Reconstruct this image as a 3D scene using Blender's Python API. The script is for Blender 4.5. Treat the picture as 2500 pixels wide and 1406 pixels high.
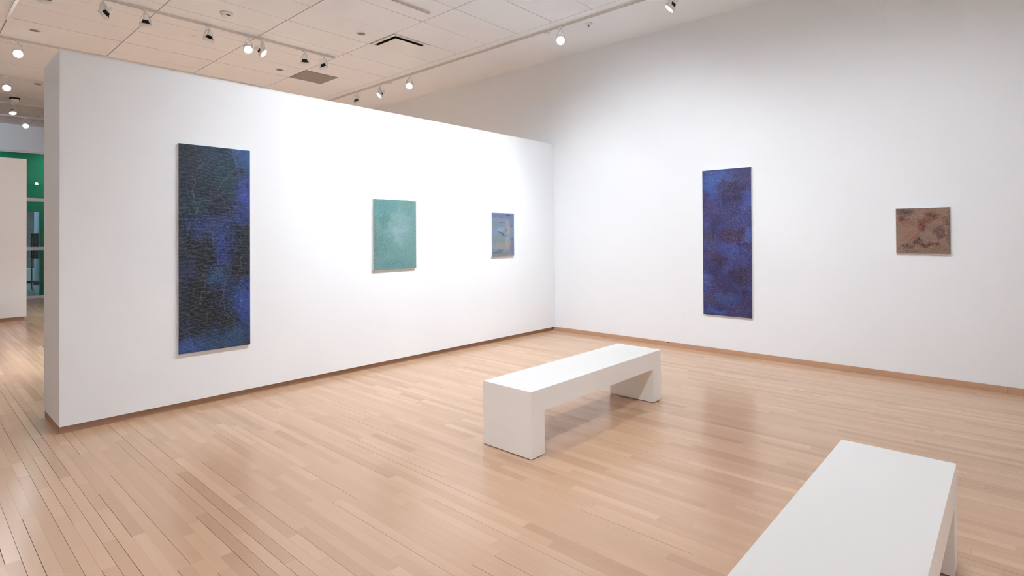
import bpy, bmesh, math, random
from mathutils import Vector, Matrix, Quaternion

# ------------------------------------------------------------------ reset
for o in list(bpy.data.objects):
    bpy.data.objects.remove(o, do_unlink=True)
scene = bpy.context.scene
COL = scene.collection
PI = math.pi

# ------------------------------------------------------------------ camera
CAM = Vector((-6.9865, -5.4139, 1.5))
YAW, PITCH, ROLL = 0.7360, 0.0082, -0.0057
F_PX, CY_PX = 1355.36, 564.75
fwd = Vector((math.cos(YAW) * math.cos(PITCH), math.sin(YAW) * math.cos(PITCH), math.sin(PITCH)))
rgt0 = Vector((math.sin(YAW), -math.cos(YAW), 0.0))
up0 = rgt0.cross(fwd)
rgt = rgt0 * math.cos(ROLL) + up0 * math.sin(ROLL)
upv = -rgt0 * math.sin(ROLL) + up0 * math.cos(ROLL)
cam_data = bpy.data.cameras.new('camera')
cam_data.sensor_width = 36.0
cam_data.sensor_fit = 'HORIZONTAL'
cam_data.lens = F_PX / 2500.0 * 36.0
cam_data.shift_y = -(703.0 - CY_PX) / 2500.0
cam_data.clip_start = 0.05
cam_data.clip_end = 100
cam = bpy.data.objects.new('camera', cam_data)
COL.objects.link(cam)
m3 = Matrix((rgt, upv, -fwd)).transposed()
cam.matrix_world = Matrix.Translation(CAM) @ m3.to_4x4()
scene.camera = cam


def project(p):
    d = Vector(p) - CAM
    z = d.dot(fwd)
    if z < 0.05:
        return None
    return (1250 + F_PX * d.dot(rgt) / z, CY_PX - F_PX * d.dot(upv) / z)


# ------------------------------------------------------------------ world, exposure
world = bpy.data.worlds.new('world')
scene.world = world
world.use_nodes = True
bgn = world.node_tree.nodes['Background']
bgn.inputs[0].default_value = (0.9, 0.95, 1.0, 1)
bgn.inputs[1].default_value = 0.05
vs = scene.view_settings
vs.view_transform = 'Standard'
vs.look = 'None'
vs.gamma = 1.0
vs.use_curve_mapping = False
vs.exposure = 0.70
scene.cycles.use_denoising = True
scene.cycles.max_bounces = 8
scene.cycles.diffuse_bounces = 5
scene.cycles.use_light_tree = False
scene.cycles.adaptive_threshold = 0.10
scene.cycles.adaptive_min_samples = 12
scene.cycles.glossy_bounces = 3
scene.cycles.transmission_bounces = 6
scene.cycles.sample_clamp_indirect = 6.0
scene.cycles.caustics_reflective = False
scene.cycles.caustics_refractive = False

LAMP_COL = (0.83, 0.915, 1.0)
KEY = 1.0            # overall lamp level

# ------------------------------------------------------------------ room dimensions
HC = 4.2994          # ceiling height
PL, PH, PT = 6.1635, 2.9465, 0.68   # partition length, height, thickness
BASE = 0.0586        # wall bottom above the floor
XS = -1.09           # edge between tiles and plaster ceiling / wall track
FAR_Y = 12.757       # glazed wall
XL, YB = -9.4, -7.6  # left and rear ends of the hall


# ------------------------------------------------------------------ helpers
def box_bm(x0, x1, y0, y1, z0, z1, bm=None, bevel=0.0):
    own = bm is None
    if own:
        bm = bmesh.new()
    vsn = [bm.verts.new((x, y, z)) for z in (z0, z1) for y in (y0, y1) for x in (x0, x1)]
    fs = [(0, 2, 3, 1), (4, 5, 7, 6), (0, 1, 5, 4), (2, 6, 7, 3), (0, 4, 6, 2), (1, 3, 7, 5)]
    for f in fs:
        bm.faces.new([vsn[i] for i in f])
    if bevel > 0 and own:
        bmesh.ops.bevel(bm, geom=list(bm.edges), offset=bevel, segments=2, affect='EDGES', profile=0.5)
    return bm


def lathe_bm(profile, n=24, bm=None, cap0=False, cap1=False):
    """profile: list of (r, z)"""
    if bm is None:
        bm = bmesh.new()
    rings = []
    for r, z in profile:
        if r < 1e-6:
            rings.append([bm.verts.new((0, 0, z))])
        else:
            rings.append([bm.verts.new((r * math.cos(2 * PI * i / n), r * math.sin(2 * PI * i / n), z)) for i in range(n)])
    for a, b in zip(rings, rings[1:]):
        for i in range(n):
            j = (i + 1) % n
            if len(a) == 1 and len(b) == 1:
                continue
            if len(a) == 1:
                bm.faces.new((a[0], b[j], b[i]))
            elif len(b) == 1:
                bm.faces.new((a[i], a[j], b[0]))
            else:
                bm.faces.new((a[i], a[j], b[j], b[i]))
    bmesh.ops.recalc_face_normals(bm, faces=list(bm.faces))
    return bm


def mesh_of(bm, name, mat, smooth=False):
    me = bpy.data.meshes.new(name)
    bm.to_mesh(me)
    bm.free()
    if mat is not None:
        me.materials.append(mat)
    if smooth:
        for p in me.polygons:
            p.use_smooth = True
    return me


def link(name, me, parent=None, loc=(0, 0, 0), rot=None):
    o = bpy.data.objects.new(name, me)
    COL.objects.link(o)
    if parent is not None:
        o.parent = parent
    o.location = loc
    if rot is not None:
        o.rotation_mode = 'QUATERNION'
        o.rotation_quaternion = rot
    return o


def obj(name, bm, mat, parent=None, loc=(0, 0, 0), smooth=False):
    return link(name, mesh_of(bm, name, mat, smooth), parent, loc)


def empty(name, loc=(0, 0, 0), rz=0.0):
    o = bpy.data.objects.new(name, None)
    COL.objects.link(o)
    o.empty_display_size = 0.1
    o.location = loc
    o.rotation_euler = (0, 0, rz)
    return o


def tag(o, label=None, cat=None, group=None, kind=None):
    if label:
        o['label'] = label
    if cat:
        o['category'] = cat
    if group:
        o['group'] = group
    if kind:
        o['kind'] = kind
    return o


def struct(name, bm, mat, parent=None, label=None, loc=(0, 0, 0)):
    o = obj(name, bm, mat, parent, loc)
    if parent is None:
        o['kind'] = 'structure'
    if label:
        o['label'] = label
    return o


# ------------------------------------------------------------------ materials
def lin(r, g, b):
    f = lambda c: (c / 255 / 12.92) if c / 255 <= 0.04045 else ((c / 255 + 0.055) / 1.055) ** 2.4
    return (f(r), f(g), f(b), 1.0)


class NT:
    """tiny node-tree helper"""
    def __init__(self, name):
        self.mat = bpy.data.materials.new(name)
        self.mat.use_nodes = True
        self.t = self.mat.node_tree
        self.bsdf = self.t.nodes['Principled BSDF']

    def n(self, typ, **kw):
        nd = self.t.nodes.new(typ)
        for k, v in kw.items():
            setattr(nd, k, v)
        return nd

    def l(self, a, b):
        self.t.links.new(a, b)

    def setin(self, sock, v):
        if hasattr(v, 'links') or hasattr(v, 'is_output'):
            self.l(v, sock)
        else:
            sock.default_value = v

    def math(self, op, a, b=None, c=None, clamp=False):
        nd = self.n('ShaderNodeMath', operation=op, use_clamp=clamp)
        self.setin(nd.inputs[0], a)
        if b is not None:
            self.setin(nd.inputs[1], b)
        if c is not None:
            self.setin(nd.inputs[2], c)
        return nd.outputs[0]

    def mix(self, fac, a, b, blend='MIX'):
        nd = self.n('ShaderNodeMix', data_type='RGBA', blend_type=blend, clamp_factor=True)
        self.setin(nd.inputs[0], fac)
        self.setin(nd.inputs[6], a)
        self.setin(nd.inputs[7], b)
        return nd.outputs[2]

    def sstep(self, v, lo, hi):
        nd = self.n('ShaderNodeMapRange', interpolation_type='SMOOTHSTEP', clamp=True)
        self.setin(nd.inputs[0], v)
        self.setin(nd.inputs[1], lo)
        self.setin(nd.inputs[2], hi)
        return nd.outputs[0]

    def noise(self, vec, scale, detail=4, rough=0.55, dist=0.0):
        nd = self.n('ShaderNodeTexNoise')
        self.l(vec, nd.inputs['Vector'])
        nd.inputs['Scale'].default_value = scale
        nd.inputs['Detail'].default_value = detail
        nd.inputs['Roughness'].default_value = rough
        nd.inputs['Distortion'].default_value = dist
        return nd.outputs[0]

    def scaled(self, vec, s, off=(0, 0, 0)):
        nd = self.n('ShaderNodeMapping')
        self.l(vec, nd.inputs[0])
        nd.inputs['Scale'].default_value = s
        nd.inputs['Location'].default_value = off
        return nd.outputs[0]

    def bump(self, h, strength, dist):
        nd = self.n('ShaderNodeBump')
        nd.inputs['Strength'].default_value = strength
        nd.inputs['Distance'].default_value = dist
        self.l(h, nd.inputs['Height'])
        self.l(nd.outputs[0], self.bsdf.inputs['Normal'])


def paint(name, col, rough=0.6, bump=0.0, scale=60, var=0.015, spec=0.4):
    m = NT(name)
    pos = m.n('ShaderNodeNewGeometry').outputs['Position']
    nz = m.noise(pos, 1.3, 1)
    dark = tuple(c * (1 - var * 2) for c in col[:3]) + (1,)
    c = m.mix(nz, dark, col)
    m.l(c, m.bsdf.inputs['Base Color'])
    m.bsdf.inputs['Roughness'].default_value = rough
    m.bsdf.inputs['Specular IOR Level'].default_value = spec
    if bump:
        m.bump(m.noise(pos, scale, 3), bump, 0.002)
    return m.mat


M = {}
M['wall'] = paint('wall_paint', (0.80, 0.815, 0.83, 1), 0.75, 0.0, spec=0.25)
M['wall_gray'] = paint('bulkhead_paint', (0.58, 0.62, 0.68, 1), 0.75, 0.0, spec=0.25)
M['tile'] = paint('ceiling_tile', (0.83, 0.85, 0.88, 1), 0.9, 0.0, var=0.02, spec=0.1)
M['plaster'] = paint('ceiling_plaster', (0.83, 0.84, 0.86, 1), 0.85, 0.0, spec=0.15)
M['tile_back'] = paint('ceiling_grid_back', (0.58, 0.52, 0.47, 1), 0.9)
M['bench'] = paint('bench_lacquer', (0.88, 0.86, 0.83, 1), 0.42, 0.0, var=0.01, spec=0.45)
M['felt'] = paint('felt_pad', (0.07, 0.05, 0.04, 1), 0.9)
M['white_metal'] = paint('white_enamel', (0.80, 0.79, 0.77, 1), 0.35, 0.0, spec=0.5)
M['track_metal'] = paint('track_enamel', (0.66, 0.62, 0.58, 1), 0.4, 0.0, spec=0.4)
M['track_slot'] = paint('track_slot', (0.10, 0.085, 0.07, 1), 0.6)
M['fins'] = paint('lamp_fins', (0.035, 0.025, 0.02, 1), 0.45)
M['rim'] = paint('lamp_rim', (0.05, 0.045, 0.045, 1), 0.3)
M['dark'] = paint('dark_recess', (0.03, 0.02, 0.015, 1), 0.8)
M['baffle'] = paint('downlight_baffle', (0.20, 0.18, 0.16, 1), 0.5)
M['subfloor'] = paint('subfloor', (0.10, 0.05, 0.03, 1), 0.9)
M['edge_white'] = paint('canvas_edge', (0.83, 0.83, 0.81, 1), 0.8)
M['alu'] = paint('glazing_frame', (0.55, 0.56, 0.57, 1), 0.4, 0.0, spec=0.5)
M['green'] = paint('green_paint', (0.001, 0.20, 0.09, 1), 0.5, 0.0, spec=0.5)
M['slate'] = paint('corridor_wall', (0.16, 0.175, 0.185, 1), 0.6)
M['slate_floor'] = paint('corridor_floor', (0.17, 0.21, 0.225, 1), 0.25)
M['column_blue'] = paint('column_paint', (0.36, 0.54, 0.64, 1), 0.5)
M['board_dark'] = paint('notice_board', (0.02, 0.045, 0.07, 1), 0.5)
M['pale'] = paint('pale_laminate', (0.40, 0.48, 0.50, 1), 0.5)
M['brass_spot'] = paint('dark_nail', (0.03, 0.015, 0.01, 1), 0.5)


def grille_mat():
    m = NT('return_grille')
    pos = m.n('ShaderNodeNewGeometry').outputs['Position']
    br = m.n('ShaderNodeTexChecker')
    m.l(m.scaled(pos, (1, 1, 0)), br.inputs[0])
    br.inputs['Scale'].default_value = 110
    br.inputs[1].default_value = (0.31, 0.275, 0.245, 1)
    br.inputs[2].default_value = (0.26, 0.23, 0.205, 1)
    m.l(br.outputs[0], m.bsdf.inputs['Base Color'])
    m.bsdf.inputs['Roughness'].default_value = 0.6
    return m.mat


M['grille'] = grille_mat()


def emit_mat(name, col, strength):
    m = NT(name)
    m.bsdf.inputs['Base Color'].default_value = (0.9, 0.9, 0.9, 1)
    m.bsdf.inputs['Emission Color'].default_value = col
    m.bsdf.inputs['Emission Strength'].default_value = strength
    m.mat.cycles.emission_sampling = 'NONE'
    return m.mat


M['lens'] = emit_mat('lamp_lens', (1.0, 0.97, 0.93, 1), 7.0)


def glass_mat():
    m = NT('window_glass')
    m.bsdf.inputs['Base Color'].default_value = (0.90, 0.965, 0.955, 1)
    m.bsdf.inputs['Roughness'].default_value = 0.0
    m.bsdf.inputs['IOR'].default_value = 1.25
    m.bsdf.inputs['Transmission Weight'].default_value = 1.0
    return m.mat


M['glass'] = glass_mat()


def wood_mat(name, lo, hi, rough, use_tone=True, gx=1.0):
    m = NT(name)
    pos = m.n('ShaderNodeNewGeometry').outputs['Position']
    if use_tone:
        at = m.n('ShaderNodeAttribute', attribute_type='GEOMETRY', attribute_name='tone')
        tone = at.outputs['Fac']
    else:
        tone = 0.5
    # long grain along Y; shift the pattern from board to board with the tone
    off = m.n('ShaderNodeVectorMath', operation='ADD')
    m.l(pos, off.inputs[0])
    comb = m.n('ShaderNodeCombineXYZ')
    m.setin(comb.inputs[2], m.math('MULTIPLY', tone, 37.0))
    m.l(comb.outputs[0], off.inputs[1])
    g1 = m.noise(m.scaled(off.outputs[0], (46, 2.0, 1.0)), 1.0, 3, 0.5)
    g2 = m.noise(m.scaled(off.outputs[0], (7, 1.1, 1.0)), 1.0, 2, 0.5)
    fac = m.math('ADD', m.math('MULTIPLY', tone, 0.66), m.math('MULTIPLY', g1, 0.10))
    fac = m.math('ADD', fac, m.math('MULTIPLY', g2, 0.26), clamp=True)
    c = m.mix(fac, lo, hi)
    # sparse small mineral streaks and knots
    kn = m.noise(m.scaled(off.outputs[0], (22, 6, 1.0)), 1.0, 1, 0.5)
    kf = m.math('MULTIPLY', m.sstep(kn, 0.80, 0.86), 0.5)
    c = m.mix(kf, c, (lo[0] * 0.45, lo[1] * 0.38, lo[2] * 0.34, 1))
    m.l(c, m.bsdf.inputs['Base Color'])
    rr = m.math('ADD', m.math('MULTIPLY', g2, 0.10), rough - 0.05)
    m.l(rr, m.bsdf.inputs['Roughness'])
    m.bsdf.inputs['Specular IOR Level'].default_value = 0.5
    return m.mat


M['maple'] = wood_mat('maple_boards', (0.455, 0.272, 0.165, 1), (0.68, 0.452, 0.30, 1), 0.22)
M['base_wood'] = wood_mat('maple_base', (0.40, 0.225, 0.135, 1), (0.53, 0.32, 0.205, 1), 0.45, use_tone=False)


M['base_shaded'] = wood_mat('maple_base_shaded', (0.27, 0.15, 0.088, 1), (0.37, 0.215, 0.132, 1), 0.5, use_tone=False)  # darker copy of the maple base, shade under the overhang put into its colour


# ---------------------------------------------------------------- paintings' materials
def art_coords(m):
    g = m.n('ShaderNodeTexCoord').outputs['Generated']
    s = m.n('ShaderNodeSeparateXYZ')
    m.l(g, s.inputs[0])
    return g, s.outputs[0], s.outputs[2]


def flat_uv(m, u, v, w, h):
    cb = m.n('ShaderNodeCombineXYZ')
    m.l(m.math('MULTIPLY', u, w), cb.inputs[0])
    m.l(m.math('MULTIPLY', v, h), cb.inputs[1])
    return cb.outputs[0]


def blob(m, col, u, v, cu, cv, ru, rv, target, amt, wob):
    """soft elliptical stain of colour at (cu, cv), edges broken by the value wob"""
    du = m.math('DIVIDE', m.math('SUBTRACT', u, cu), ru)
    dv = m.math('DIVIDE', m.math('SUBTRACT', v, cv), rv)
    d = m.math('ADD', m.math('POWER', m.math('ABSOLUTE', du), 2.0), m.math('POWER', m.math('ABSOLUTE', dv), 2.0))
    d = m.math('ADD', d, wob)
    f = m.math('MULTIPLY', m.math('SUBTRACT', 1.0, m.sstep(d, 0.0, 1.25)), amt)
    return m.mix(f, col, target)


def warp(m, p, u, v, w, h, amt, scale):
    n1 = m.noise(p, scale, 6, 0.68)
    n2 = m.noise(m.scaled(p, (1, 1, 1), (7.7, 3.1, 0)), scale, 6, 0.68)
    wu = m.math('ADD', u, m.math('MULTIPLY', m.math('SUBTRACT', n1, 0.5), amt / w))
    wv = m.math('ADD', v, m.math('MULTIPLY', m.math('SUBTRACT', n2, 0.5), amt / h))
    return wu, wv


def art_finish(m, col, rough=0.5, spec=0.35):
    m.l(col, m.bsdf.inputs['Base Color'])
    m.bsdf.inputs['Roughness'].default_value = rough
    m.bsdf.inputs['Specular IOR Level'].default_value = spec
    return m.mat


def art_lines(w, h):
    m = NT('art_dashed_lines')
    g, u, v = art_coords(m)
    p = flat_uv(m, u, v, w, h)
    n1 = m.noise(p, 3.2, 4, 0.55, 0.4)
    wob = m.math('MULTIPLY', m.math('SUBTRACT', m.noise(p, 9.600000000000001, 6, 0.65), 0.5), 2.2)
    wu, wv = warp(m, p, u, v, w, h, 0.3, 7)
    c = m.mix(m.sstep(n1, 0.30, 0.72), lin(14, 15, 22), lin(24, 32, 54))
    S = [(0.93, 0.95, 0.22, 0.06, (40, 92, 190), .95), (0.55, 0.93, 0.40, 0.08, (24, 58, 88), .8),
         (0.98, 0.78, 0.22, 0.10, (62, 66, 190), .9), (0.62, 0.83, 0.35, 0.06, (20, 66, 86), .7),
         (0.20, 0.70, 0.22, 0.05, (24, 66, 92), .7), (0.90, 0.66, 0.18, 0.06, (48, 58, 160), .7),
         (0.45, 0.60, 0.34, 0.07, (44, 58, 140), .85), (0.64, 0.49, 0.16, 0.08, (44, 66, 185), .85),
         (0.30, 0.45, 0.25, 0.09, (18, 15, 17), .9), (0.85, 0.50, 0.24, 0.10, (15, 14, 16), .9),
         (0.78, 0.39, 0.22, 0.07, (18, 16, 16), .9), (0.08, 0.40, 0.16, 0.06, (46, 44, 100), .7),
         (0.52, 0.35, 0.16, 0.07, (46, 84, 150), .75), (0.72, 0.27, 0.26, 0.09, (40, 54, 120), .8),
         (0.96, 0.20, 0.18, 0.14, (48, 72, 185), .9), (0.28, 0.24, 0.30, 0.12, (24, 21, 14), .9),
         (0.60, 0.13, 0.32, 0.06, (20, 20, 24), .7), (0.10, 0.02, 0.30, 0.05, (52, 78, 175), .95),
         (0.62, 0.04, 0.40, 0.06, (40, 78, 140), .8), (0.03, 0.62, 0.12, 0.30, (22, 22, 34), .6),
         (0.05, 0.93, 0.30, 0.12, (30, 33, 52), .6)]
    for cu, cv, ru, rv, rgb, a in S:
        g_ = sum(rgb) / 3
        c = blob(m, c, wu, wv, cu, cv, ru * 1.15, rv * 1.15, lin(*[0.80 * k_ * (0.82 * q + 0.18 * g_) for q, k_ in zip(rgb, (0.80, 1.05, 1.0))]), a * 0.80, wob)
    # hand-drawn rows of short strokes
    wav = m.math('MULTIPLY', m.math('SUBTRACT', m.noise(m.scaled(p, (4, 1.5, 1)), 1.0, 2), 0.5), 0.030)
    vv = m.math('ADD', m.math('MULTIPLY', v, h), wav)
    row = m.math('DIVIDE', vv, 0.0108)
    fr = m.math('FRACT', row)
    line = m.math('SUBTRACT', 1.0, m.sstep(m.math('ABSOLUTE', m.math('SUBTRACT', fr, 0.5)), 0.06, 0.17))
    rid = m.math('FLOOR', row)
    cb = m.n('ShaderNodeCombineXYZ')
    m.l(m.math('MULTIPLY', u, w * 70), cb.inputs[0])
    m.l(m.math('MULTIPLY', rid, 7.31), cb.inputs[1])
    dash = m.sstep(m.noise(cb.outputs[0], 1.0, 1), 0.38, 0.52)
    lf = m.math('MULTIPLY', m.math('MULTIPLY', line, dash), 0.42)
    lc = m.mix(m.noise(p, 5.0, 3), lin(120, 118, 110), lin(138, 152, 185))
    c = m.mix(lf, c, lc)
    # thin wandering seams of bright stitches
    cc = m.n('ShaderNodeCombineXYZ')
    m.l(m.math('MULTIPLY', v, h * 2.6), cc.inputs[1])
    for base, of in ((0.20, 3.0), (0.62, 15.0), (0.86, 27.0)):
        cc2 = m.n('ShaderNodeVectorMath', operation='ADD')
        m.l(cc.outputs[0], cc2.inputs[0])
        cc2.inputs[1].default_value = (of, of, 0)
        q = m.noise(cc2.outputs[0], 1.0, 3, 0.45)
        xx = m.math('ADD', base - 0.55, m.math('MULTIPLY', q, 1.1))
        k = m.math('SUBTRACT', 1.0, m.sstep(m.math('ABSOLUTE', m.math('SUBTRACT', u, xx)), 0.003, 0.011))
        k = m.math('MULTIPLY', m.math('MULTIPLY', k, m.sstep(m.noise(p, 160, 1), 0.42, 0.56)), 0.20)
        c = m.mix(k, c, lin(140, 146, 150))
    return art_finish(m, c)


def art_teal(w, h):
    m = NT('art_teal_mottled')
    g, u, v = art_coords(m)
    p = flat_uv(m, u, v, w, h)
    wob = m.math('MULTIPLY', m.math('SUBTRACT', m.noise(p, 14.4, 6, 0.65), 0.5), 2.4)
    wu, wv = warp(m, p, u, v, w, h, 0.3, 10)
    c = m.mix(m.noise(p, 5, 4), lin(82, 122, 122), lin(112, 144, 138))
    for cu, cv, ru, rv, rgb, a in [(0.30, 0.90, 0.35, 0.14, (62, 128, 136), .7), (0.62, 0.60, 0.34, 0.28, (126, 162, 166), .6),
                                   (0.60, 0.50, 0.16, 0.14, (136, 160, 164), .7), (0.25, 0.72, 0.2, 0.1, (60, 116, 116), .7),
                                   (0.70, 0.47, 0.12, 0.07, (86, 138, 158), .7), (0.15, 0.35, 0.2, 0.2, (66, 122, 118), .6),
                                   (0.45, 0.08, 0.3, 0.08, (62, 122, 138), .8), (0.9, 0.25, 0.25, 0.3, (96, 140, 134), .6),
                                   (0.02, 0.5, 0.05, 0.6, (84, 112, 104), .7)]:
        c = blob(m, c, wu, wv, cu, cv, ru, rv, lin(*[0.78 * q + 0.22 * sum(rgb) / 3 for q in rgb]), a * 0.85, wob)
    sp = m.noise(p, 120, 2, 0.6)
    c = m.mix(m.math('MULTIPLY', m.sstep(sp, 0.48, 0.66), 0.50), c, lin(58, 92, 98))
    sp2 = m.noise(m.scaled(p, (1, 1, 1), (5, 9, 0)), 105, 2, 0.6)
    c = m.mix(m.math('MULTIPLY', m.sstep(sp2, 0.50, 0.66), 0.42), c, lin(150, 178, 172))
    return art_finish(m, c, 0.7, 0.2)


def art_small(w, h):
    m = NT('art_blue_sand_strokes')
    g, u, v = art_coords(m)
    p = flat_uv(m, u, v, w, h)
    wob = m.math('MULTIPLY', m.math('SUBTRACT', m.noise(p, 22.400000000000002, 6, 0.65), 0.5), 1.2)
    wu, wv = warp(m, p, u, v, w, h, 0.1, 12)
    c = m.mix(m.noise(m.scaled(p, (4, 9, 1)), 1.0, 3), lin(98, 122, 140), lin(120, 136, 160))
    for cu, cv, ru, rv, rgb, a in [(0.25, 0.94, 0.6, 0.09, (88, 104, 158), .9), (0.85, 0.88, 0.3, 0.16, (96, 116, 176), .8),
                                   (0.35, 0.86, 0.35, 0.05, (122, 134, 138), .8), (0.70, 0.74, 0.14, 0.14, (164, 148, 128), .9),
                                   (0.73, 0.58, 0.10, 0.12, (170, 152, 132), .9), (0.40, 0.62, 0.22, 0.07, (140, 158, 172), .9),
                                   (0.15, 0.75, 0.2, 0.14, (124, 130, 132), .7), (0.25, 0.40, 0.4, 0.12, (128, 138, 132), .8),
                                   (0.45, 0.24, 0.5, 0.10, (158, 146, 128), .85), (0.70, 0.30, 0.14, 0.20, (172, 154, 132), .8),
                                   (0.93, 0.20, 0.16, 0.22, (112, 112, 158), .85), (0.45, 0.05, 0.6, 0.08, (134, 126, 112), .85),
                                   (0.72, 0.95, 0.14, 0.025, (52, 72, 112), .9), (0.42, 0.775, 0.17, 0.018, (62, 88, 112), .95),
                                   (0.90, 0.705, 0.10, 0.022, (64, 88, 118), .95), (0.36, 0.55, 0.09, 0.03, (58, 88, 106), .95),
                                   (0.48, 0.50, 0.10, 0.03, (56, 84, 104), .95), (0.62, 0.45, 0.10, 0.02, (60, 86, 104), .9),
                                   (0.20, 0.085, 0.22, 0.022, (62, 82, 104), .9), (0.36, 0.125, 0.16, 0.022, (66, 84, 104), .9),
                                   (0.90, 0.40, 0.07, 0.018, (56, 74, 118), .9), (0.66, 0.60, 0.05, 0.06, (92, 116, 130), .7)]:
        c = blob(m, c, wu, wv, cu, cv, ru, rv, lin(*[0.92 * (0.66 * q + 0.34 * sum(rgb) / 3) for q in rgb]), a * 0.9, wob)
    st = m.noise(m.scaled(p, (190, 8, 1)), 1.0, 2)
    c = m.mix(m.math('MULTIPLY', m.sstep(st, 0.52, 0.68), 0.28), c, lin(70, 84, 92))
    return art_finish(m, c, 0.6, 0.25)


def art_blue(w, h):
    m = NT('art_deep_blue')
    g, u, v = art_coords(m)
    p = flat_uv(m, u, v, w, h)
    wob = m.math('MULTIPLY', m.math('SUBTRACT', m.noise(p, 12.8, 6, 0.65), 0.5), 2.6)
    wu, wv = warp(m, p, u, v, w, h, 0.34, 8)
    c = m.mix(m.sstep(m.noise(p, 4.0, 5, 0.6, 0.5), 0.35, 0.68), lin(48, 43, 80), lin(54, 62, 118))
    for cu, cv, ru, rv, rgb, a in [(0.45, 0.965, 0.45, 0.045, (38, 84, 172), .95), (0.15, 0.91, 0.24, 0.07, (44, 92, 184), .95),
                                   (0.80, 0.95, 0.3, 0.06, (62, 52, 104), .8), (0.22, 0.84, 0.2, 0.05, (52, 78, 172), .85),
                                   (0.62, 0.84, 0.34, 0.10, (42, 36, 82), .85), (0.92, 0.78, 0.14, 0.07, (52, 74, 176), .9),
                                   (0.15, 0.72, 0.3, 0.06, (66, 62, 128), .8), (0.55, 0.64, 0.3, 0.05, (56, 60, 136), .7),
                                   (0.62, 0.55, 0.35, 0.055, (66, 36, 58), .95), (0.10, 0.53, 0.2, 0.04, (66, 56, 80), .9),
                                   (0.95, 0.55, 0.14, 0.05, (54, 88, 186), .95), (0.25, 0.48, 0.28, 0.05, (60, 70, 150), .7),
                                   (0.60, 0.46, 0.3, 0.045, (50, 72, 168), .85), (0.38, 0.385, 0.2, 0.035, (48, 32, 46), .95),
                                   (0.22, 0.41, 0.2, 0.03, (76, 58, 98), .8), (0.80, 0.40, 0.3, 0.06, (48, 54, 128), .7),
                                   (0.80, 0.27, 0.30, 0.07, (44, 32, 56), .95), (0.05, 0.24, 0.14, 0.06, (48, 78, 172), .9),
                                   (0.30, 0.22, 0.25, 0.05, (62, 54, 112), .7), (0.85, 0.17, 0.16, 0.03, (36, 26, 46), .9),
                                   (0.50, 0.12, 0.32, 0.05, (40, 74, 146), .85), (0.14, 0.10, 0.14, 0.03, (62, 62, 84), .8),
                                   (0.25, 0.03, 0.3, 0.03, (44, 88, 178), .9), (0.70, 0.03, 0.25, 0.03, (62, 50, 98), .8)]:
        c = blob(m, c, wu, wv, cu, cv, ru, rv, lin(*[0.94 * (0.74 * q + 0.26 * sum(rgb) / 3) for q in rgb]), a * 0.85, wob)
    sp = m.noise(p, 95, 2, 0.6)
    c = m.mix(m.math('MULTIPLY', m.sstep(sp, 0.46, 0.64), 0.55), c, lin(38, 30, 56))
    sp2 = m.noise(m.scaled(p, (1, 1, 1), (5, 9, 0)), 85, 2, 0.65)
    loc = m.sstep(m.noise(p, 3.3, 3), 0.30, 0.60)
    c = m.mix(m.math('MULTIPLY', m.math('MULTIPLY', m.sstep(sp2, 0.52, 0.66), loc), 0.42), c, lin(150, 138, 184))
    return art_finish(m, c, 0.5, 0.3)


def art_brown(w, h):
    m = NT('art_russet_speckle')
    g, u, v = art_coords(m)
    p = flat_uv(m, u, v, w, h)
    wob = m.math('MULTIPLY', m.math('SUBTRACT', m.noise(p, 22.400000000000002, 6, 0.65), 0.5), 2.2)
    wu, wv = warp(m, p, u, v, w, h, 0.16, 14)
    c = m.mix(m.noise(p, 8, 4), lin(112, 90, 78), lin(146, 116, 102))
    for cu, cv, ru, rv, rgb, a in [(0.18, 0.92, 0.2, 0.09, (72, 64, 68), .85), (0.13, 0.77, 0.12, 0.07, (84, 30, 34), .95),
                                   (0.22, 0.68, 0.2, 0.08, (142, 92, 86), .8), (0.33, 0.72, 0.05, 0.1, (100, 94, 72), .7),
                                   (0.68, 0.84, 0.16, 0.10, (84, 46, 28), .85), (0.55, 0.72, 0.16, 0.09, (112, 50, 34), .9),
                                   (0.49, 0.58, 0.13, 0.10, (92, 22, 14), .98), (0.42, 0.56, 0.10, 0.06, (136, 72, 54), .8),
                                   (0.92, 0.72, 0.1, 0.12, (126, 76, 44), .85), (0.78, 0.70, 0.15, 0.07, (150, 116, 96), .7),
                                   (0.30, 0.40, 0.16, 0.10, (146, 100, 82), .85), (0.80, 0.50, 0.16, 0.10, (88, 66, 68), .85),
                                   (0.55, 0.36, 0.18, 0.06, (124, 112, 108), .8), (0.42, 0.26, 0.10, 0.06, (66, 24, 18), .98),
                                   (0.30, 0.19, 0.08, 0.05, (112, 50, 40), .9), (0.55, 0.20, 0.13, 0.06, (56, 26, 22), .98),
                                   (0.70, 0.23, 0.1, 0.06, (84, 38, 20), .95), (0.18, 0.16, 0.1, 0.06, (74, 60, 66), .85),
                                   (0.85, 0.38, 0.1, 0.05, (76, 40, 28), .8), (0.80, 0.12, 0.22, 0.10, (118, 92, 66), .7),
                                   (0.98, 0.5, 0.04, 0.6, (84, 78, 72), .8), (0.30, 0.04, 0.3, 0.05, (108, 96, 78), .7)]:
        c = blob(m, c, wu, wv, cu, cv, ru, rv, lin(*[min(255, q * 0.94) for q in rgb]), min(1.0, a * 1.1), wob)
    sp = m.noise(p, 150, 2, 0.65)
    c = m.mix(m.math('MULTIPLY', m.sstep(sp, 0.46, 0.64), 0.62), c, lin(58, 34, 28))
    sp2 = m.noise(m.scaled(p, (1, 1, 1), (5, 9, 0)), 150, 2, 0.65)
    c = m.mix(m.math('MULTIPLY', m.sstep(sp2, 0.49, 0.64), 0.55), c, lin(176, 146, 122))
    return art_finish(m, c, 0.6, 0.25)


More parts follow.
